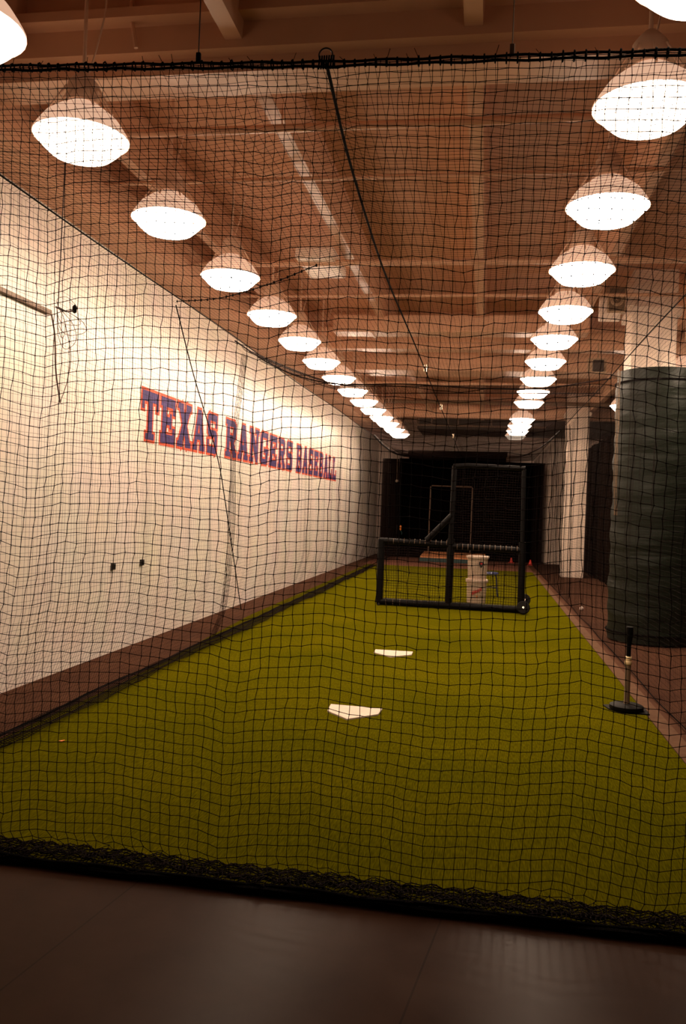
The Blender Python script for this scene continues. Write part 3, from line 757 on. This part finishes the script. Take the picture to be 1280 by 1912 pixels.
for q, (x, y, z) in enumerate(((.69, -.17, .105), (.77, 1.15, .105))):
    bm = bmesh.new(); lathe(bm, [(.05, -.03), (.098, -.028), (.11, -.012), (.11, .012), (.098, .028), (.05, .03)], 24)
    bmesh.ops.rotate(bm, verts=bm.verts, cent=(0, 0, 0), matrix=Matrix.Rotation(math.radians(75), 3, 'X'))
    bmesh.ops.translate(bm, verts=bm.verts, vec=(x, y, z + .02)); wl = obj('wheel', bm, 'rubber', ls, smooth=True)
    bm = bmesh.new(); lathe(bm, [(.018, -.034), (.020, 0), (.018, .034)], 12)
    bmesh.ops.rotate(bm, verts=bm.verts, cent=(0, 0, 0), matrix=Matrix.Rotation(math.radians(75), 3, 'X'))
    bmesh.ops.translate(bm, verts=bm.verts, vec=(x, y, z + .02)); obj('hub', bm, 'chrome', wl, smooth=True)
bar('axle_leg', [(.68, -.17, .12), (.76, 1.15, .12)], .02, 'black_metal')
bar('foot_leg', [(-1.72, -.1, .035), (-1.72, .6, .035)], .02, 'black_metal')

# ------------------------------------------------------------------ buckets, stool
def bucket(z0, label, r0=.165, r1=.19, h=.43):
    o = empty('bucket', (-.087, 15.55, z0), label, 'bucket', 'white buckets behind the screen')
    bm = bmesh.new(); lathe(bm, [(r0, 0), (r0+.004, .01), (r1-.008, h-.06), (r1-.004, h-.05)], 36, capt=False)
    lathe(bm, [(r1-.006, h-.055), (r1+.012, h-.05), (r1+.012, h-.035), (r1-.002, h-.03)], 36, capb=False, capt=False)
    obj('pail', bm, 'bucket', o, smooth=True)
    bm = bmesh.new(); lathe(bm, [(r1-.004, h-.032), (r1+.018, h-.028), (r1+.018, h-.004), (r1+.008, h), (.05, h)], 36, capb=False)
    obj('rim_lid', bm, 'bucket', o, smooth=True)
    return o
b1 = bucket(.012, 'lower white bucket with slanted red lettering, behind the screen')
b2 = bucket(.442, 'upper white bucket with a dark shield mark, stacked on the lower one')
def wrap(r, a0, x, z):   # put flat artwork on the bucket's round side
    a = a0 + x / r; return (r*math.cos(a), r*math.sin(a), z)
bm = bmesh.new()                                             # slanted red lettering of upright strokes
for q in range(8):
    x0 = -.085 + q*.023; zb = .150 + q*.0115
    poly = [(x0, zb), (x0+.012, zb), (x0+.018, zb+.062), (x0+.006, zb+.062)]
    prism(bm, poly, lambda a, b, d: wrap(.185 + d, -math.pi/2, a, b), -.004, .004)
    if q % 2 == 0: prism(bm, [(x0, zb+.024), (x0+.030, zb+.032), (x0+.030, zb+.042), (x0, zb+.034)], lambda a, b, d: wrap(.185 + d, -math.pi/2, a, b), -.004, .0045)
obj('red_lettering', bm, 'bucket_red', b1)
bm = bmesh.new(); prism(bm, [(.0, .10), (.022, .105), (.018, .15), (.004, .15)], lambda a, b, d: wrap(.184 + d, -math.pi/2, a, b), -.004, .004); obj('orange_mark', bm, 'orange', b1)
def shield(s): return [(.07 - .045*s, .30 + .03*s), (.07 + .045*s, .30 + .03*s), (.07 + .045*s, .29), (.07 + .025*s, .29 - .045*s), (.07, .29 - .07*s), (.07 - .025*s, .29 - .045*s), (.07 - .045*s, .29)]
bm = bmesh.new(); prism(bm, shield(1), lambda a, b, d: wrap(.192 + d, -math.pi/2, a, b), -.006, .003); sh = obj('shield_mark', bm, 'bucket_black', b2)
bm = bmesh.new(); prism(bm, [(x - .0, z) for x, z in shield(.42)], lambda a, b, d: wrap(.194 + d, -math.pi/2, a, b), -.004, .004); obj('shield_centre', bm, 'bucket_red', sh)
bm = bmesh.new(); prism(bm, [(.062, .262), (.078, .262), (.078, .282), (.062, .282)], lambda a, b, d: wrap(.195 + d, -math.pi/2, a, b), -.004, .005); obj('shield_tip', bm, 'bucket', sh)

st = empty('stool', (.17, 16.95, .012), 'short blue stool standing right of the white buckets', 'stool')
bm = bmesh.new(); lathe(bm, [(.13, .43), (.15, .435), (.155, .455), (.145, .475), (.05, .48)], 28); obj('seat', bm, 'stool_seat', st, smooth=True)
for sx, sy in ((-1, -1), (1, -1), (1, 1), (-1, 1)):
    bm = bmesh.new(); tube(bm, cr([(.09*sx, .09*sy, .43), (.115*sx, .10*sy, .36), (.135*sx, .12*sy, .15), (.15*sx, .135*sy, 0)], 5), .014, 8); obj('leg', bm, 'stool_blue', st, smooth=True)
bm = bmesh.new(); tube(bm, [(.125*math.cos(a)*1.15, .125*math.sin(a)*1.1, .17) for a in np.linspace(0, 2*math.pi, 20, endpoint=False)], .008, 6, closed=True); obj('foot_ring', bm, 'stool_blue', st)

# ------------------------------------------------------------------ batting tee, baseball, leaf
te = empty('batting_tee', (1.27, 7.50, .012), 'batting tee with a round black base on the right edge of the turf', 'batting tee')
bm = bmesh.new(); prism(bm, [(-.18, .12), (-.15, -.02), (-.07, -.125), (.17, -.125), (.17, .10), (.0, .20)], lambda a, b, d: (a, b, d), 0, .010); obj('mat', bm, 'rubber', te)
bm = bmesh.new(); lathe(bm, [(.135, .010), (.142, .02), (.140, .045), (.120, .055), (.04, .062)], 36); obj('base', bm, 'rubber', te, smooth=True)
bm = bmesh.new(); lathe(bm, [(.030, .055), (.026, .075), (.024, .09), (.024, .40)], 20); obj('pole', bm, 'tee_pole', te, smooth=True)
bm = bmesh.new(); lathe(bm, [(.026, .395), (.029, .40), (.029, .425), (.025, .43), (.027, .435), (.027, .46), (.023, .465)], 20); obj('collar', bm, 'tee_white', te, smooth=True)
bm = bmesh.new(); lathe(bm, [(.018, .46), (.019, .56), (.028, .62), (.032, .67), (.030, .72)], 20); obj('ball_holder', bm, 'padding', te, smooth=True)

bm = bmesh.new(); bmesh.ops.create_uvsphere(bm, u_segments=24, v_segments=16, radius=.037)
bl = obj('baseball', bm, 'ball', smooth=True); bl.location = (1.765, 15.33, .037); tag(bl, 'white baseball lying on the brown floor outside the right net', 'baseball')
bm = bmesh.new()
pts = []
for k in range(60):
    a = 2*math.pi*k/60; v_ = Vector((math.cos(a) + .35*math.cos(3*a), math.sin(a) - .35*math.sin(3*a), 1.0*math.sin(2*a))).normalized() * .0375; pts.append(v_)
tube(bm, pts, .0012, 4, closed=True); obj('seam', bm, 'bucket_red', bl)
lf = empty('debris_scrap', (-2.735, 5.22, .013), 'tiny orange scrap lying on the turf near the left net', 'scrap')
bm = bmesh.new(); prism(bm, [(-.015, -.010), (.006, -.012), (.018, .004), (.012, .022), (-.006, .012)], lambda a, b, d: (a, b, d + .3*abs(a)), 0, .004); obj('scrap', bm, 'orange', lf)

# ------------------------------------------------------------------ loudspeaker and boxes
sp = empty('loudspeaker', (1.605, 11.45, 4.54), 'square loudspeaker with round cone mounted high beside the near column', 'loudspeaker')
bm = bmesh.new(); box(bm, (-.115, 0, -.165), (.115, .16, .165), .012); obj('cabinet', bm, 'speaker', sp)
bm = bmesh.new(); box(bm, (-.098, -.006, -.148), (.098, .004, .148), .003); obj('grille', bm, 'speaker_dark', sp)
def yl(bm, prof, c):
    lathe(bm, prof, 28); bmesh.ops.rotate(bm, verts=bm.verts, cent=(0, 0, 0), matrix=Matrix.Rotation(math.radians(90), 3, 'X')); bmesh.ops.translate(bm, verts=bm.verts, vec=c); return bm
obj('cone_ring', yl(bmesh.new(), [(.085, 0), (.09, .008), (.075, .014), (.068, .006), (.052, .004)], (0, -.004, 0)), 'speaker', sp, smooth=True)
obj('cone', yl(bmesh.new(), [(.052, .006), (.035, .012), (.03, .010)], (0, -.004, 0)), 'speaker_dark', sp, smooth=True)
obj('cone_centre', yl(bmesh.new(), [(.016, .0), (.014, .014), (.006, .02)], (0, -.008, 0)), 'chrome', sp, smooth=True)
bm = bmesh.new(); box(bm, (-.21, .05, -.26), (.06, .15, .06), .01); box(bm, (.06, .10, -.05), (.24, .17, .05)); obj('mounting_box', bm, 'column', sp)
jb = empty('junction_box', (1.72, 14.0, 4.12), 'small dark box hanging under the middle beam, right of the lamps', 'box')
bm = bmesh.new(); box(bm, (-.085, 0, -.09), (.085, .10, .09), .008); obj('box', bm, 'dark_duct', jb)
bm = bmesh.new(); tube(bm, [(0, .12, .09), (0, .12, .39)], .012, 6); box(bm, (-.16, .10, -.12), (.13, .13, .13)); obj('bracket', bm, 'speaker', jb)
